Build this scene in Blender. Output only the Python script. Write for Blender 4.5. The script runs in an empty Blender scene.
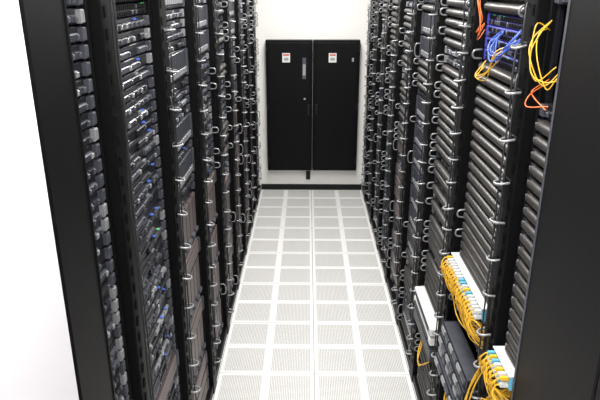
import bpy, math, random
from mathutils import Vector
sc=bpy.context.scene
sc.view_settings.view_transform='Standard'
sc.view_settings.look='None'
sc.view_settings.exposure=0.0

# ---------------------------------------------------------------- materials
def newmat(name,col,rough=0.5,metal=0.0,var=0.0,vscale=8.0,spec=0.5):
    m=bpy.data.materials.new(name); m.use_nodes=True
    nt=m.node_tree; b=nt.nodes['Principled BSDF']
    b.inputs['Roughness'].default_value=rough; b.inputs['Metallic'].default_value=metal
    b.inputs['Specular IOR Level'].default_value=spec
    tc=nt.nodes.new('ShaderNodeTexCoord'); n=nt.nodes.new('ShaderNodeTexNoise')
    n.inputs['Scale'].default_value=vscale; n.inputs['Detail'].default_value=3
    nt.links.new(tc.outputs['Object'],n.inputs['Vector'])
    mr=nt.nodes.new('ShaderNodeMix'); mr.data_type='RGBA'
    c=Vector(col)
    mr.inputs[6].default_value=(*(c*(1-var)),1); mr.inputs[7].default_value=(*(c*(1+var)),1)
    nt.links.new(n.outputs['Fac'],mr.inputs[0]); nt.links.new(mr.outputs[2],b.inputs['Base Color'])
    return m
def emis(name,col,s):
    m=newmat(name,col,0.4); b=m.node_tree.nodes['Principled BSDF']
    b.inputs['Emission Color'].default_value=(*col,1); b.inputs['Emission Strength'].default_value=s
    return m
def math_n(nt,op,a,b=None,c=None):
    n=nt.nodes.new('ShaderNodeMath'); n.operation=op
    for i,v in enumerate((a,b,c)):
        if v is None: continue
        if isinstance(v,(int,float)): n.inputs[i].default_value=v
        else: nt.links.new(v,n.inputs[i])
    return n.outputs[0]
def dots(nt,a,b,pitch,rad):
    fa=math_n(nt,'SUBTRACT',math_n(nt,'FRACT',math_n(nt,'DIVIDE',a,pitch)),0.5)
    fb=math_n(nt,'SUBTRACT',math_n(nt,'FRACT',math_n(nt,'DIVIDE',b,pitch)),0.5)
    d=math_n(nt,'SQRT',math_n(nt,'ADD',math_n(nt,'MULTIPLY',fa,fa),math_n(nt,'MULTIPLY',fb,fb)))
    return math_n(nt,'LESS_THAN',d,rad)
def perfmat(name,col,hole,pitch,rad,rough=0.45,metal=0.3):
    m=bpy.data.materials.new(name); m.use_nodes=True; nt=m.node_tree; b=nt.nodes['Principled BSDF']
    b.inputs['Roughness'].default_value=rough; b.inputs['Metallic'].default_value=metal
    tc=nt.nodes.new('ShaderNodeTexCoord'); s=nt.nodes.new('ShaderNodeSeparateXYZ')
    nt.links.new(tc.outputs['Object'],s.inputs[0])
    d=dots(nt,s.outputs['Y'],s.outputs['Z'],pitch,rad)
    mx=nt.nodes.new('ShaderNodeMix'); mx.data_type='RGBA'
    mx.inputs[6].default_value=(*col,1); mx.inputs[7].default_value=(*hole,1)
    nt.links.new(d,mx.inputs[0]); nt.links.new(mx.outputs[2],b.inputs['Base Color'])
    return m
M={}
M['black']=newmat('rack_black_paint',(0.003,0.003,0.0035),0.5,0,0.3,8,.14)
M['blackdeep']=newmat('rack_interior',(0.002,0.002,0.002),0.7,0,0,8,.1)
M['face']=newmat('server_face_charcoal',(0.012,0.013,0.017),0.4,0.2,0.4,30,.3)
M['vent']=perfmat('server_vent',(0.050,0.054,0.066),(0.004,0.004,0.005),0.006,0.33)
M['caddy']=newmat('drive_caddy_grey',(0.085,0.090,0.108),0.38,0.4,0.4,20)
M['silver']=newmat('silver_trim',(0.36,0.37,0.39),0.35,0.5,0.2,20)
M['bezel']=newmat('bezel_grey',(0.044,0.041,0.039),0.4,0.2,0.3,12)
M['mesh']=perfmat('bronze_mesh',(0.21,0.17,0.165),(0.010,0.008,0.007),0.012,0.35)
M['ring']=newmat('ring_grey_steel',(0.30,0.305,0.315),0.35,0.5,0.1)
M['wire']=newmat('cable_dark_grey',(0.02,0.02,0.022),0.5)
M['yellow']=newmat('cable_yellow',(0.80,0.46,0.03),0.45)
M['orange']=newmat('cable_orange',(0.75,0.16,0.03),0.45)
M['bluec']=newmat('cable_blue',(0.05,0.12,0.5),0.45)
M['purple']=newmat('module_violet',(0.06,0.06,0.36),0.4)
M['cyan']=newmat('plug_cyan',(0.12,0.42,0.60),0.4)
M['white']=newmat('white_plastic',(0.7,0.7,0.7),0.4)
M['led']=emis('led_blue',(0.06,0.13,0.5),0.3)
M['ledg']=emis('led_green',(0.12,0.5,0.2),0.3)
M['red']=newmat('label_red',(0.6,0.06,0.05),0.5)
M['panel']=newmat('panel_dark_grey',(0.006,0.006,0.0065),0.5,0,.1,4,.16)
KEYS=list(M); IDX={k:i for i,k in enumerate(KEYS)}

# ---------------------------------------------------------------- mesh builder
class MB:
    # local coords: u = toward the aisle, v = along the aisle, w = up
    def __init__(s): s.v=[];s.f=[];s.m=[];s.s=[]
    def add(s,vs,fs,m,smooth=False):
        o=len(s.v); s.v+=vs
        for f in fs:
            s.f.append(tuple(i+o for i in f)); s.m.append(IDX[m]); s.s.append(smooth)
    def box(s,u0,u1,v0,v1,w0,w1,m,ch=0.0,fm=None):
        c=ch
        if c<=0:
            vs=[(u0,v0,w0),(u0,v1,w0),(u0,v1,w1),(u0,v0,w1),(u1,v0,w0),(u1,v1,w0),(u1,v1,w1),(u1,v0,w1)]
            s.add(vs,[(0,3,2,1),(0,1,5,4),(1,2,6,5),(2,3,7,6),(3,0,4,7)],m)
            s.add([vs[4],vs[5],vs[6],vs[7]],[(0,1,2,3)],fm or m)
        else:
            ring=lambda u,d:[(u,v0+d,w0+d),(u,v1-d,w0+d),(u,v1-d,w1-d),(u,v0+d,w1-d)]
            vs=ring(u0,0)+ring(u1-c,0)+ring(u1,c)
            fs=[(0,3,2,1)]
            for k in (0,4):
                for i in range(4):
                    j=(i+1)%4; fs.append((k+i,k+j,k+4+j,k+4+i))
            s.add(vs,fs,m); s.add(vs[8:],[(0,1,2,3)],fm or m)
    def prism(s,prof,v0,v1,m):   # prof list (u,w) ccw
        n=len(prof)
        vs=[(u,v0,w) for u,w in prof]+[(u,v1,w) for u,w in prof]
        s.add(vs,[(i,i+n,(i+1)%n+n,(i+1)%n) for i in range(n)],m,True)
        s.add(vs[:n],[tuple(range(n))],m); s.add(vs[n:],[tuple(reversed(range(n)))],m)
    def tube(s,pts,r,m,n=6):
        pts=[Vector(p) for p in pts]; vs=[];fs=[]
        N=None
        for i,p in enumerate(pts):
            t=(pts[min(i+1,len(pts)-1)]-pts[max(i-1,0)]).normalized()
            if N is None:
                N=t.orthogonal().normalized()
            N=(N-t*N.dot(t)).normalized(); B=t.cross(N)
            for k in range(n):
                a=2*math.pi*k/n; vs.append(tuple(p+r*(math.cos(a)*N+math.sin(a)*B)))
        for i in range(len(pts)-1):
            for k in range(n):
                a=i*n+k;b=i*n+(k+1)%n; fs.append((a,b,b+n,a+n))
        fs.append(tuple(reversed(range(n)))); fs.append(tuple(range(len(vs)-n,len(vs))))
        s.add(vs,fs,m,True)
    def finish(s,name,side,parent=None,loc=(0,0,0)):
        me=bpy.data.meshes.new(name)
        # side -1 = left rack (aisle is +x), side +1 = right rack (aisle is -x)
        vs=[(-side*u,v,w) for u,v,w in s.v]
        fs=s.f if side<0 else [tuple(reversed(f)) for f in s.f]
        me.from_pydata(vs,[],fs)
        used=sorted(set(s.m)); mp={k:i for i,k in enumerate(used)}
        for k in used: me.materials.append(M[KEYS[k]])
        me.polygons.foreach_set('material_index',[mp[k] for k in s.m])
        me.polygons.foreach_set('use_smooth',s.s)
        me.update()
        o=bpy.data.objects.new(name,me); sc.collection.objects.link(o)
        if parent: o.parent=parent
        else: o.location=loc
        return o
def spline(pts,k=8):
    P=[Vector(p) for p in pts]; P=[P[0]*2-P[1]]+P+[P[-1]*2-P[-2]]; out=[]
    for i in range(1,len(P)-2):
        for j in range(k):
            t=j/k; a,b,c,d=P[i-1],P[i],P[i+1],P[i+2]
            out.append(0.5*((2*b)+(c-a)*t+(2*a-5*b+4*c-d)*t*t+(3*b-a-3*c+d)*t**3))
    out.append(P[-2]); return out

U=0.0445
# ---------------------------------------------------------------- server types
def srv_drive(b,v0,v1,w,R,u=-0.045):
    h=U-0.004; b.box(-0.75,u,v0,v1,w,w+h,'face',0.003)
    n=R.choice((4,6,6,8)); L=(v1-v0)-0.10; a=v0+0.05
    sil=R.random()
    for i in range(n):
        x0=a+i*L/n+0.003; x1=a+(i+1)*L/n-0.003
        if R.random()<.12: continue
        b.box(u,u+0.010,x0,x1,w+0.005,w+h*0.62,'silver' if (sil>.85 and R.random()<.4) else ('caddy' if R.random()<.5 else 'face'),0.003,'vent' if R.random()<.6 else None)
        b.box(u+0.006,u+0.015,x1-0.018,x1-0.005,w+0.008,w+h*0.55,'silver' if R.random()<.6*sil else 'caddy',0.002)
    b.box(u,u+0.006,a,a+L*0.6,w+h*0.7,w+h-0.003,'vent')
    if sil>.6: b.box(u,u+0.0075,a+L*.62,a+L*.69,w+h*0.7,w+h-0.004,'silver')
    for e in (v0+0.01,v1-0.035):
        b.box(u,u+0.016,e,e+0.025,w+0.003,w+h-0.003,'silver' if R.random()<.3 else 'caddy',0.003)
    if R.random()<.22: b.box(u,u+0.0105,a+L*.72,a+L*.72+0.010,w+h*0.74,w+h*.88,'led')
    if R.random()<.08: b.box(u,u+0.0105,a+L*.88,a+L*.88+0.008,w+h*0.74,w+h*.88,'ledg' if R.random()<.1 else 'led')
def srv_bar(b,v0,v1,w,R,u=-0.045,mat='bezel'):
    h=U-0.003
    b.box(-0.75,u,v0,v1,w,w+h,'face')
    pr=[(u,w+0.002)]
    for i in range(9):
        a=-math.pi/2+math.pi*i/8
        pr.append((u+0.012+0.020*math.cos(a),w+h/2+(h/2-0.004)*math.sin(a)))
    pr.append((u,w+h-0.002))
    b.prism(pr,v0+0.035,v1-0.035,mat)
    for e in (v0+0.008,v1-0.033):
        b.box(u,u+0.02,e,e+0.024,w+0.004,w+h-0.004,'face',0.004)
        b.box(u+0.02,u+0.024,e+.006,e+.018,w+0.014,w+h-0.014,'silver')
    if R.random()<.5: b.box(u+0.02,u+0.0335,v0+.08,v0+.10,w+h*.45,w+h*.6,'silver')
def srv_storage(b,v0,v1,w,R,u=-0.045):
    h=3*U-0.004; b.box(-0.75,u,v0,v1,w,w+h,'face',0.003)
    n=12; a=v0+0.03; L=(v1-v0)-0.06
    for i in range(n):
        x0=a+i*L/n+0.002;x1=a+(i+1)*L/n-0.002
        b.box(u,u+0.012,x0,x1,w+0.006,w+h-0.006,'caddy',0.003,'vent')
        b.box(u+0.008,u+0.018,x0+.004,x1-.004,w+h*.15,w+h*.35,'silver',0.002)
        if R.random()<.12: b.box(u+0.01,u+0.0135,x0+.01,x0+.016,w+h*.8,w+h*.84,'led')
    b.box(u,u+.02,v0+.003,v0+.026,w+.003,w+h-.003,'silver' if R.random()<.2 else 'caddy',.004)
    b.box(u,u+.02,v1-.026,v1-.003,w+.003,w+h-.003,'caddy',.004)
def srv_blade(b,v0,v1,w,R,u=-0.045):
    h=6*U-0.006; b.box(-0.75,u,v0,v1,w,w+h,'face',0.003)
    n=6; a=v0+0.02; L=(v1-v0)-0.04
    for i in range(n):
        x0=a+i*L/n+0.003;x1=a+(i+1)*L/n-0.003
        b.box(u,u+0.014,x0,x1,w+0.035,w+h-0.008,'mesh',0.004,'mesh')
        b.box(u+0.01,u+0.026,x0+.012,x1-.012,w+.05,w+.068,'caddy',.004)
    b.box(u,u+0.008,a,a+L,w+.006,w+.03,'vent')
def srv_meshbar(b,v0,v1,w,R,u=-0.045):
    h=2*U-0.004; b.box(-0.75,u,v0,v1,w,w+h,'face')
    b.box(u,u+0.02,v0+.03,v1-.03,w+.003,w+h-.003,'mesh',0.008,'mesh')
    for e in (v0+.004,v1-.028): b.box(u,u+.024,e,e+.023,w+.004,w+h-.004,'caddy',.004)
def srv_switch(b,v0,v1,w,R,u=-0.045,body='face'):
    h=U-0.003; b.box(-0.5,u+.005,v0,v1,w,w+h,body,0.003)
    n=20; a=v0+.04; L=(v1-v0)-.08
    for i in range(n):
        for r in (0,1):
            x0=a+i*L/n+.002
            b.box(u,u+.010,x0,x0+L/n-.006,w+.004+r*.018,w+.018+r*.018,'blackdeep' if R.random()<.8 else 'caddy',.002)
        if R.random()<.15: b.box(u,u+.0115,x0+.004,x0+.008,w+.036,w+.039,'ledg')
def handle(b,v,w0,w1,u):
    b.tube(spline([(u,v,w0),(u+.028,v,w0+.003),(u+.036,v,(w0+w1)/2),(u+.028,v,w1-.003),(u,v,w1)],4),.0038,'ring')
def dring(b,v,w,u=0.0,s=1.0,tilt=0.0):
    d=.046*s; hw=.022*s
    b.tube(spline([(u,v-hw,w),(u+d*.55,v-hw,w+tilt*.5),(u+d*.9,v-hw*.6,w+tilt),(u+d,v,w+tilt),(u+d*.9,v+hw*.6,w+tilt),(u+d*.55,v+hw,w+tilt*.5),(u,v+hw,w)],3),.0050*s,'ring')
    b.box(u-.002,u+.004,v-hw-.008,v+hw+.008,w-.008,w+.008,'black',.001)

RH=2.42
def rack(side,y0,width,layout,seed,post=0.11,rings=True,ringstep=.135,handles=0.3,cables=None,slots=True,fmat='black',wires=0):
    R=random.Random(seed)
    e=bpy.data.objects.new('server_rack',None); sc.collection.objects.link(e)
    e.location=(side*0.6,y0,0); e.empty_display_size=.2
    f=MB()
    f.box(-.0451,0,0,post,0.0,RH,fmat,.004)
    f.box(-1.0,-.045,0,.022,0.0,RH,'black',.004)
    if post>.15:
        f.box(-.05,.003,post-.010,post,.0,RH,'caddy' if side>0 else 'black',.002)
    f.box(-1.0,-.03,width-.022,width-.001,0,RH,'black',.004)
    f.box(-1.0,-.97,0,width-.001,0,RH,'black')
    f.box(-1.0,-.005,post,width-.001,0,.06,'black',.004)
    f.box(-1.0,-.005,post,width-.001,RH-.05,RH,'black',.004)
    for v in (post-.0,width-.045):
        f.box(-.06,-.047,v,v+.02,.06,RH-.05,'face')
    if slots:
        w=.12
        while w<RH-.1:
            f.box(-.001,.003,post*.2,post*.35,w,w+.03,'blackdeep'); w+=.06
    for v in (.05,width-.06): f.tube([(-.06,v,.0),(-.06,v,.03)],.02,'black',8)
    f.finish('frame',side,e)
    s=MB(); v1=width-.03
    v0=.08 if post<.15 else .03
    w=.07
    def rr(frac):
        for top,kinds in layout:
            if frac<=top: return kinds
        return layout[-1][1]
    while w<RH-.10:
        k=R.choice(rr(w/RH))
        rem=RH-.05-w
        if k=='blade' and rem>6*U: srv_blade(s,v0,v1,w,R); n=6
        elif k=='storage' and rem>3*U: srv_storage(s,v0,v1,w,R); n=3
        elif k=='meshbar' and rem>2*U: srv_meshbar(s,v0,v1,w,R); n=2
        elif k=='bar': srv_bar(s,v0,v1,w,R); n=1
        elif k=='switch': srv_switch(s,v0,v1,w,R); n=1
        elif k=='blue': srv_switch(s,v0,v1,w,R,body='purple'); n=1
        elif k=='gap': n=1
        else: srv_drive(s,v0,v1,w,R); n=1
        if R.random()<handles and k!='gap':
            handle(s,v1-.012,w+.004,w+n*U-.006 if n<3 else w+.08,-.03)
        if R.random()<handles*.6 and k!='gap':
            handle(s,max(post+.02,v0+.012),w+.004,w+n*U-.006 if n<3 else w+.08,-.03)
        w+=n*U
    s.finish('servers',side,e)
    if rings:
        r=MB(); w=.16+R.random()*.05
        while w<RH-.05:
            dring(r,post*.5,w+R.uniform(-.008,.008),s=R.uniform(.82,.98),tilt=R.uniform(-.010,.004)); w+=ringstep
        r.finish('cable_rings',side,e)
    if wires:
        c=MB()
        for q in range(wires):
            vv=post*.5+R.uniform(-.011,.011); uu=.010+.008*(q%3)
            top=RH-.06-R.random()*.5; bot=.1+R.random()*.3
            pts=[(-.03,.14,top+.03),(uu,vv,top)]
            w=top-.2
            while w>bot: pts.append((uu+R.uniform(-.003,.003),vv+R.uniform(-.005,.005),w)); w-=.22
            pts.append((-.03,.14,bot-.03))
            c.tube(spline(pts,4),.0032,'wire',5)
        c.finish('power_cables',side,e)
    if cables:
        c=MB(); cables(c,R); c.finish('network_cables',side,e)
    return e

# ---------------------------------------------------------------- left row
P=.65
lays=[
 [(.3,['drive','switch']),(1,['drive'])],
 [(.30,['drive','meshbar','drive']),(.7,['drive','drive','drive']),(.9,['drive']),(1,['switch','drive','bar'])],
 [(.5,['meshbar','meshbar','blade']),(1,['drive','drive','drive','storage'])],
 [(.5,['meshbar','blade']),(.8,['drive','drive']),(1,['storage','drive','bar'])],
 [(.45,['meshbar','blade','drive']),(1,['drive','bar'])],
 [(.5,['blade','meshbar']),(1,['storage','drive'])],
 [(.4,['meshbar']),(1,['drive','bar'])],
 [(.4,['blade']),(1,['drive'])],
 [(.4,['meshbar']),(1,['drive'])]]
rack(-1,1.20,.45,lays[0],1,post=.21,rings=False,handles=.0,slots=False)
for k in range(8):
    y=1.65+k*P
    rack(-1,y,min(P,6.75-y),lays[k+1],10+k,handles=(0,.06,.25)[k] if k<3 else .4,rings=k>0,ringstep=.15 if k==1 else .125,wires=2)

# ---------------------------------------------------------------- right row
def patch(b,w,v0,v1,R,n=14,drop=.16):
    b.box(-.06,.008,v0,v1,w,w+.05,'cyan',.004)
    b.box(-.06,.014,v0,v1,w+.05,w+.054,'white',.001)
    for i in range(n):
        v=v0+.015+(v1-v0-.03)*i/(n-1)
        for r in (0,1):
            ww=w+.012+r*.024
            b.box(.008,.034,v-.006,v+.006,ww-.006,ww+.006,R.choice(('cyan','white','yellow','white')),.002)
            for q in range(2):
                dr=drop*R.uniform(.25,.95); sh=R.uniform(-.05,.05)
                b.tube(spline([(.034,v+q*.004,ww),(.046,v,ww-.004),(.050+R.random()*.008,v+sh*.3,ww-.03),(.030+R.random()*.01,v+sh,ww-dr),(.0,v+sh*1.5,ww-dr-.03),(-.03,v+sh*2,ww-dr-.02)],5),.0022,'yellow',5)
def loops(b,R,spec,n,mat,r=.003):
    for i in range(n):
        b.tube(spline([(p[0]+R.uniform(-.012,.012),p[1]+R.uniform(-.02,.02),p[2]+R.uniform(-.02,.02)) for p in spec],7),r,mat,6)
def cab_r0(b,R):
    patch(b,1.09,.45,.62,R,7,.10)
    loops(b,R,[(-.03,.62,2.19),(.015,.60,2.18),(.028,.56,2.10),(.01,.52,2.05),(-.02,.49,2.08)],4,'yellow',.0018)
    loops(b,R,[(-.03,.60,2.04),(.02,.58,2.02),(.02,.54,1.99),(.0,.48,2.0)],2,'orange',.0018)
    loops(b,R,[(-.02,.48,1.06),(.02,.55,.98),(.02,.62,.9),(-.01,.63,.8)],5,'yellow',.0024)
def cab_r1(b,R):
    patch(b,1.14,.13,.62,R,18,.10)
    loops(b,R,[(-.02,.52,2.28),(.03,.50,2.26),(.04,.44,2.17),(.02,.50,2.12),(-.02,.56,2.15)],3,'orange',.0018)
    loops(b,R,[(-.02,.20,2.12),(.02,.24,2.08),(.03,.34,2.01),(.02,.44,2.00),(-.02,.5,2.03)],3,'yellow',.0018)
    loops(b,R,[(-.03,.16,2.16),(.01,.2,2.11),(.02,.28,2.07),(.01,.36,2.10),(-.03,.4,2.15)],6,'bluec',.0028)
    loops(b,R,[(.0,.15,.72),(.05,.2,.62),(.05,.3,.55),(.03,.4,.6),(-.02,.45,.7)],5,'yellow')
    loops(b,R,[(.0,.05,1.05),(.05,.06,.9),(.055,.07,.72),(.04,.12,.58)],3,'yellow')
    loops(b,R,[(-.02,.15,1.10),(.015,.22,1.04),(.02,.40,1.02),(.0,.58,1.05),(-.02,.62,1.1)],5,'yellow',.0024)
    # servers slid slightly out on their rails
    for w,o in ((.82,.03),(.765,.04),(.71,.035),(.655,.05)):
        b.box(-.04,o,.15,.60,w,w+.04,'face',.003,'vent')
        b.box(-.04,o-.004,.16,.59,w+.04,w+.0415,'caddy')
        for q in range(6):
            b.box(o,o+.008,.17+q*.07,.225+q*.07,w+.008,w+.03,'silver' if q%2 else 'caddy',.003)
def cab_r2(b,R):
    for w in (.60,.655):
        b.box(-.04,.035,.14,.60,w,w+.035,'white',.005)
        b.box(.035,.040,.18,.56,w+.008,w+.026,'vent',.003)
    b.box(-.04,.03,.14,.60,.50,.575,'caddy',.005,'vent')
    loops(b,R,[(.0,.15,.5),(.04,.2,.42),(.04,.3,.38),(.03,.4,.42),(-.02,.45,.5)],2,'yellow')
rl=[
 [(.42,['drive','switch']),(.80,['bar']),(.95,['switch','drive','gap']),(1,['bar'])],
 [(.30,['drive','switch']),(.45,['drive','gap']),(.82,['bar']),(.91,['switch','blue','blue']),(1,['bar'])],
 [(.35,['drive','bar']),(.9,['bar','drive','bar']),(1,['bar'])],
 [(.5,['drive','storage','bar']),(1,['bar','storage','drive'])],
 [(.5,['drive','meshbar']),(1,['drive','bar'])],
 [(.5,['drive']),(1,['bar','drive'])],
 [(.5,['storage','drive']),(1,['bar','drive'])],
 [(.5,['drive']),(1,['drive','bar'])],
 [(.5,['drive']),(1,['drive','bar'])]]
cb={0:cab_r0,1:cab_r1,2:cab_r2}
for k in range(9):
    y=1.13+k*P
    if k==0: rack(1,y,P,rl[k],50,post=.44,rings=False,handles=0,cables=cab_r0,slots=False,fmat='panel')
    else: rack(1,y,min(P,6.75-y),rl[k],50+k,handles=.12 if k<2 else .5,cables=cb.get(k),ringstep=.14 if k<2 else .11,wires=4)

# ---------------------------------------------------------------- room
def boxobj(name,x0,x1,y0,y1,z0,z1,mat,bev=0):
    me=bpy.data.meshes.new(name)
    c=((x0+x1)/2,(y0+y1)/2,(z0+z1)/2); a,b,d=(x1-x0)/2,(y1-y0)/2,(z1-z0)/2
    vs=[(sx*a,sy*b,sz*d) for sx in(-1,1) for sy in(-1,1) for sz in(-1,1)]
    me.from_pydata(vs,[],[(0,1,3,2),(4,6,7,5),(0,4,5,1),(2,3,7,6),(0,2,6,4),(1,5,7,3)])
    me.materials.append(mat); o=bpy.data.objects.new(name,me); o.location=c; sc.collection.objects.link(o)
    if bev:
        m=o.modifiers.new('b','BEVEL'); m.width=bev; m.segments=2
    return o
wallm=newmat('wall_white_paint',(0.86,0.85,0.82),0.7,0,.02,3)
wallp=newmat('partition_white_paint',(0.78,0.77,0.81),0.6,0,.02,3)
trimm=newmat('baseboard_black',(0.006,0.006,0.007),0.4,0,0,8,.25)
CE=3.0; YB=6.76
fm=bpy.data.materials.new('perforated_floor_tiles'); fm.use_nodes=True; nt=fm.node_tree; bs=nt.nodes['Principled BSDF']
g=nt.nodes.new('ShaderNodeNewGeometry'); sp=nt.nodes.new('ShaderNodeSeparateXYZ'); nt.links.new(g.outputs['Position'],sp.inputs[0])
X=math_n(nt,'ADD',sp.outputs['X'],60.0); Y=math_n(nt,'ADD',sp.outputs['Y'],60.0-6.76+.6*11)
def edge(c,p):
    fr=math_n(nt,'FRACT',math_n(nt,'DIVIDE',c,p))
    return math_n(nt,'MULTIPLY',math_n(nt,'MINIMUM',fr,math_n(nt,'SUBTRACT',1.0,fr)),p)
mask=math_n(nt,'MULTIPLY',math_n(nt,'GREATER_THAN',edge(X,.3),.024),math_n(nt,'GREATER_THAN',edge(Y,.3),.024))
hol=math_n(nt,'MULTIPLY',mask,dots(nt,X,Y,.0105,.41))
seam=math_n(nt,'MAXIMUM',math_n(nt,'LESS_THAN',edge(X,.6),.0026),math_n(nt,'LESS_THAN',edge(Y,.6),.002))
m1=nt.nodes.new('ShaderNodeMix'); m1.data_type='RGBA'
m1.inputs[6].default_value=(.83,.83,.82,1); m1.inputs[7].default_value=(.34,.335,.32,1)
nt.links.new(hol,m1.inputs[0])
m2=nt.nodes.new('ShaderNodeMix'); m2.data_type='RGBA'; m2.inputs[7].default_value=(.28,.28,.26,1)
nt.links.new(seam,m2.inputs[0]); nt.links.new(m1.outputs[2],m2.inputs[6]); nt.links.new(m2.outputs[2],bs.inputs['Base Color'])
bs.inputs['Roughness'].default_value=.4
boxobj('floor',-1.9,1.9,-1.6,YB+.1,-.1,0,fm)
boxobj('ceiling',-1.9,1.9,-1.6,YB+.1,CE,CE+.1,wallm)
boxobj('wall_back',-1.9,1.9,YB,YB+.1,0,CE,wallm)
boxobj('wall_front',-1.9,1.9,-1.6,-1.5,0,CE,wallm)
boxobj('wall_left',-1.9,-1.8,-1.5,YB,0,CE,wallm)
boxobj('wall_right',1.8,1.9,-1.5,YB,0,CE,wallm)
boxobj('wall_partition',-1.8,-.6,-1.5,1.19,0,CE,wallp,.006)
boxobj('baseboard_back',-.6,.6,YB-.012,YB,0,.07,trimm,.003)

# black cabinet at right foreground
e=bpy.data.objects.new('equipment_cabinet',None); sc.collection.objects.link(e); e.location=(.6,.2,0)
c=MB()
c.box(-1.0,-.02,0,.92,0,RH,'black',.005)
c.finish('body',1,e)
c=MB()
c.box(-.018,.0,.0,.92,.02,RH-.01,'panel',.002)
c.finish('door_panel',1,e)
c=MB(); c.tube(spline([(.0,.12,1.0),(.033,.12,1.01),(.033,.12,1.14),(.0,.12,1.15)],5),.007,'ring',8); c.finish('door_handle',1,e)

# wall cabinets on the end wall
for i,(xa,xb) in enumerate(((-.51,.003),(.008,.52))):
    e=bpy.data.objects.new('wall_cabinet',None); sc.collection.objects.link(e); e.location=((xa+xb)/2,YB,0)
    w=(xb-xa)/2
    def bx(name,x0,x1,y0,y1,z0,z1,m,bev=0):
        o=boxobj(name,x0,x1,y0,y1,z0,z1,m,bev); o.parent=e; return o
    bx('carcass',-w,w,-.10,0,.27,1.745,M['black'],.004)
    bx('door',-w+.022,w-.022,-.118,-.101,.292,1.722,M['black'],.005)
    lx=-.03 if i==0 else -.04
    bx('label',lx-.045,lx+.04,-.120,-.118,1.51,1.61,M['white'])
    bx('label_red',lx-.036,lx+.031,-.1215,-.120,1.582,1.598,M['red'])
    bx('label_text',lx-.026,lx+.021,-.1215,-.120,1.53,1.56,M['silver'])
    if i==0:
        bx('label_strip',.145,.185,-.120,-.118,1.33,1.56,M['caddy'])
        bx('label_tag',.150,.180,-.1212,-.120,1.37,1.49,M['silver'])
    bx('latch',(.215 if i==0 else -.215)-.012,(.215 if i==0 else -.215)+.012,-.135,-.118,.93,1.05,M['face'],.004)
    bx('keyhole',(.17 if i==0 else .18)-.01,(.17 if i==0 else .18)+.01,-.124,-.118,1.10 if i==0 else 1.52,1.12 if i==0 else 1.56,M['silver'])
    for z in (.36,.98,1.62):
        hx=-w+.012 if i==0 else w-.012
        bx('hinge',hx-.008,hx+.008,-.124,-.10,z,z+.07,M['face'],.003)
boxobj('wall_outlet',-.065,-.015,YB-.03,YB,.135,.235,trimm,.005)

# ---------------------------------------------------------------- lights
lm=emis('light_diffuser',(1,.98,.95),3.0)
EN=[34,32,31,38,47]
for q,y in enumerate((-.6,.9,2.4,3.9,5.4)):
    e=bpy.data.objects.new('ceiling_light',None); sc.collection.objects.link(e); e.location=(0,y,CE)
    o=boxobj('housing',-.3,.3,-.62,.62,-.05,0,M['white'],.005); o.parent=e
    o=boxobj('diffuser',-.27,.27,-.59,.59,-.056,-.05,lm); o.parent=e
    l=bpy.data.lights.new('lamp','AREA'); l.shape='RECTANGLE'; l.size=.52; l.size_y=1.16; l.energy=EN[q]; l.color=(1,.98,.955)
    lo=bpy.data.objects.new('lamp',l); lo.location=(0,0,-.065); lo.parent=e; sc.collection.objects.link(lo)
w=bpy.data.worlds.new('World'); sc.world=w; w.use_nodes=True
w.node_tree.nodes['Background'].inputs[0].default_value=(.9,.93,1,1); w.node_tree.nodes['Background'].inputs[1].default_value=.3

# ---------------------------------------------------------------- camera
cd=bpy.data.cameras.new('Camera'); cd.sensor_width=36; cd.lens=36*595/600; cd.clip_start=.02
co=bpy.data.objects.new('Camera',cd); co.location=(-.05,0,2.3)
co.rotation_euler=(math.radians(90-19.8),0,math.radians(.73)); sc.collection.objects.link(co); sc.camera=co
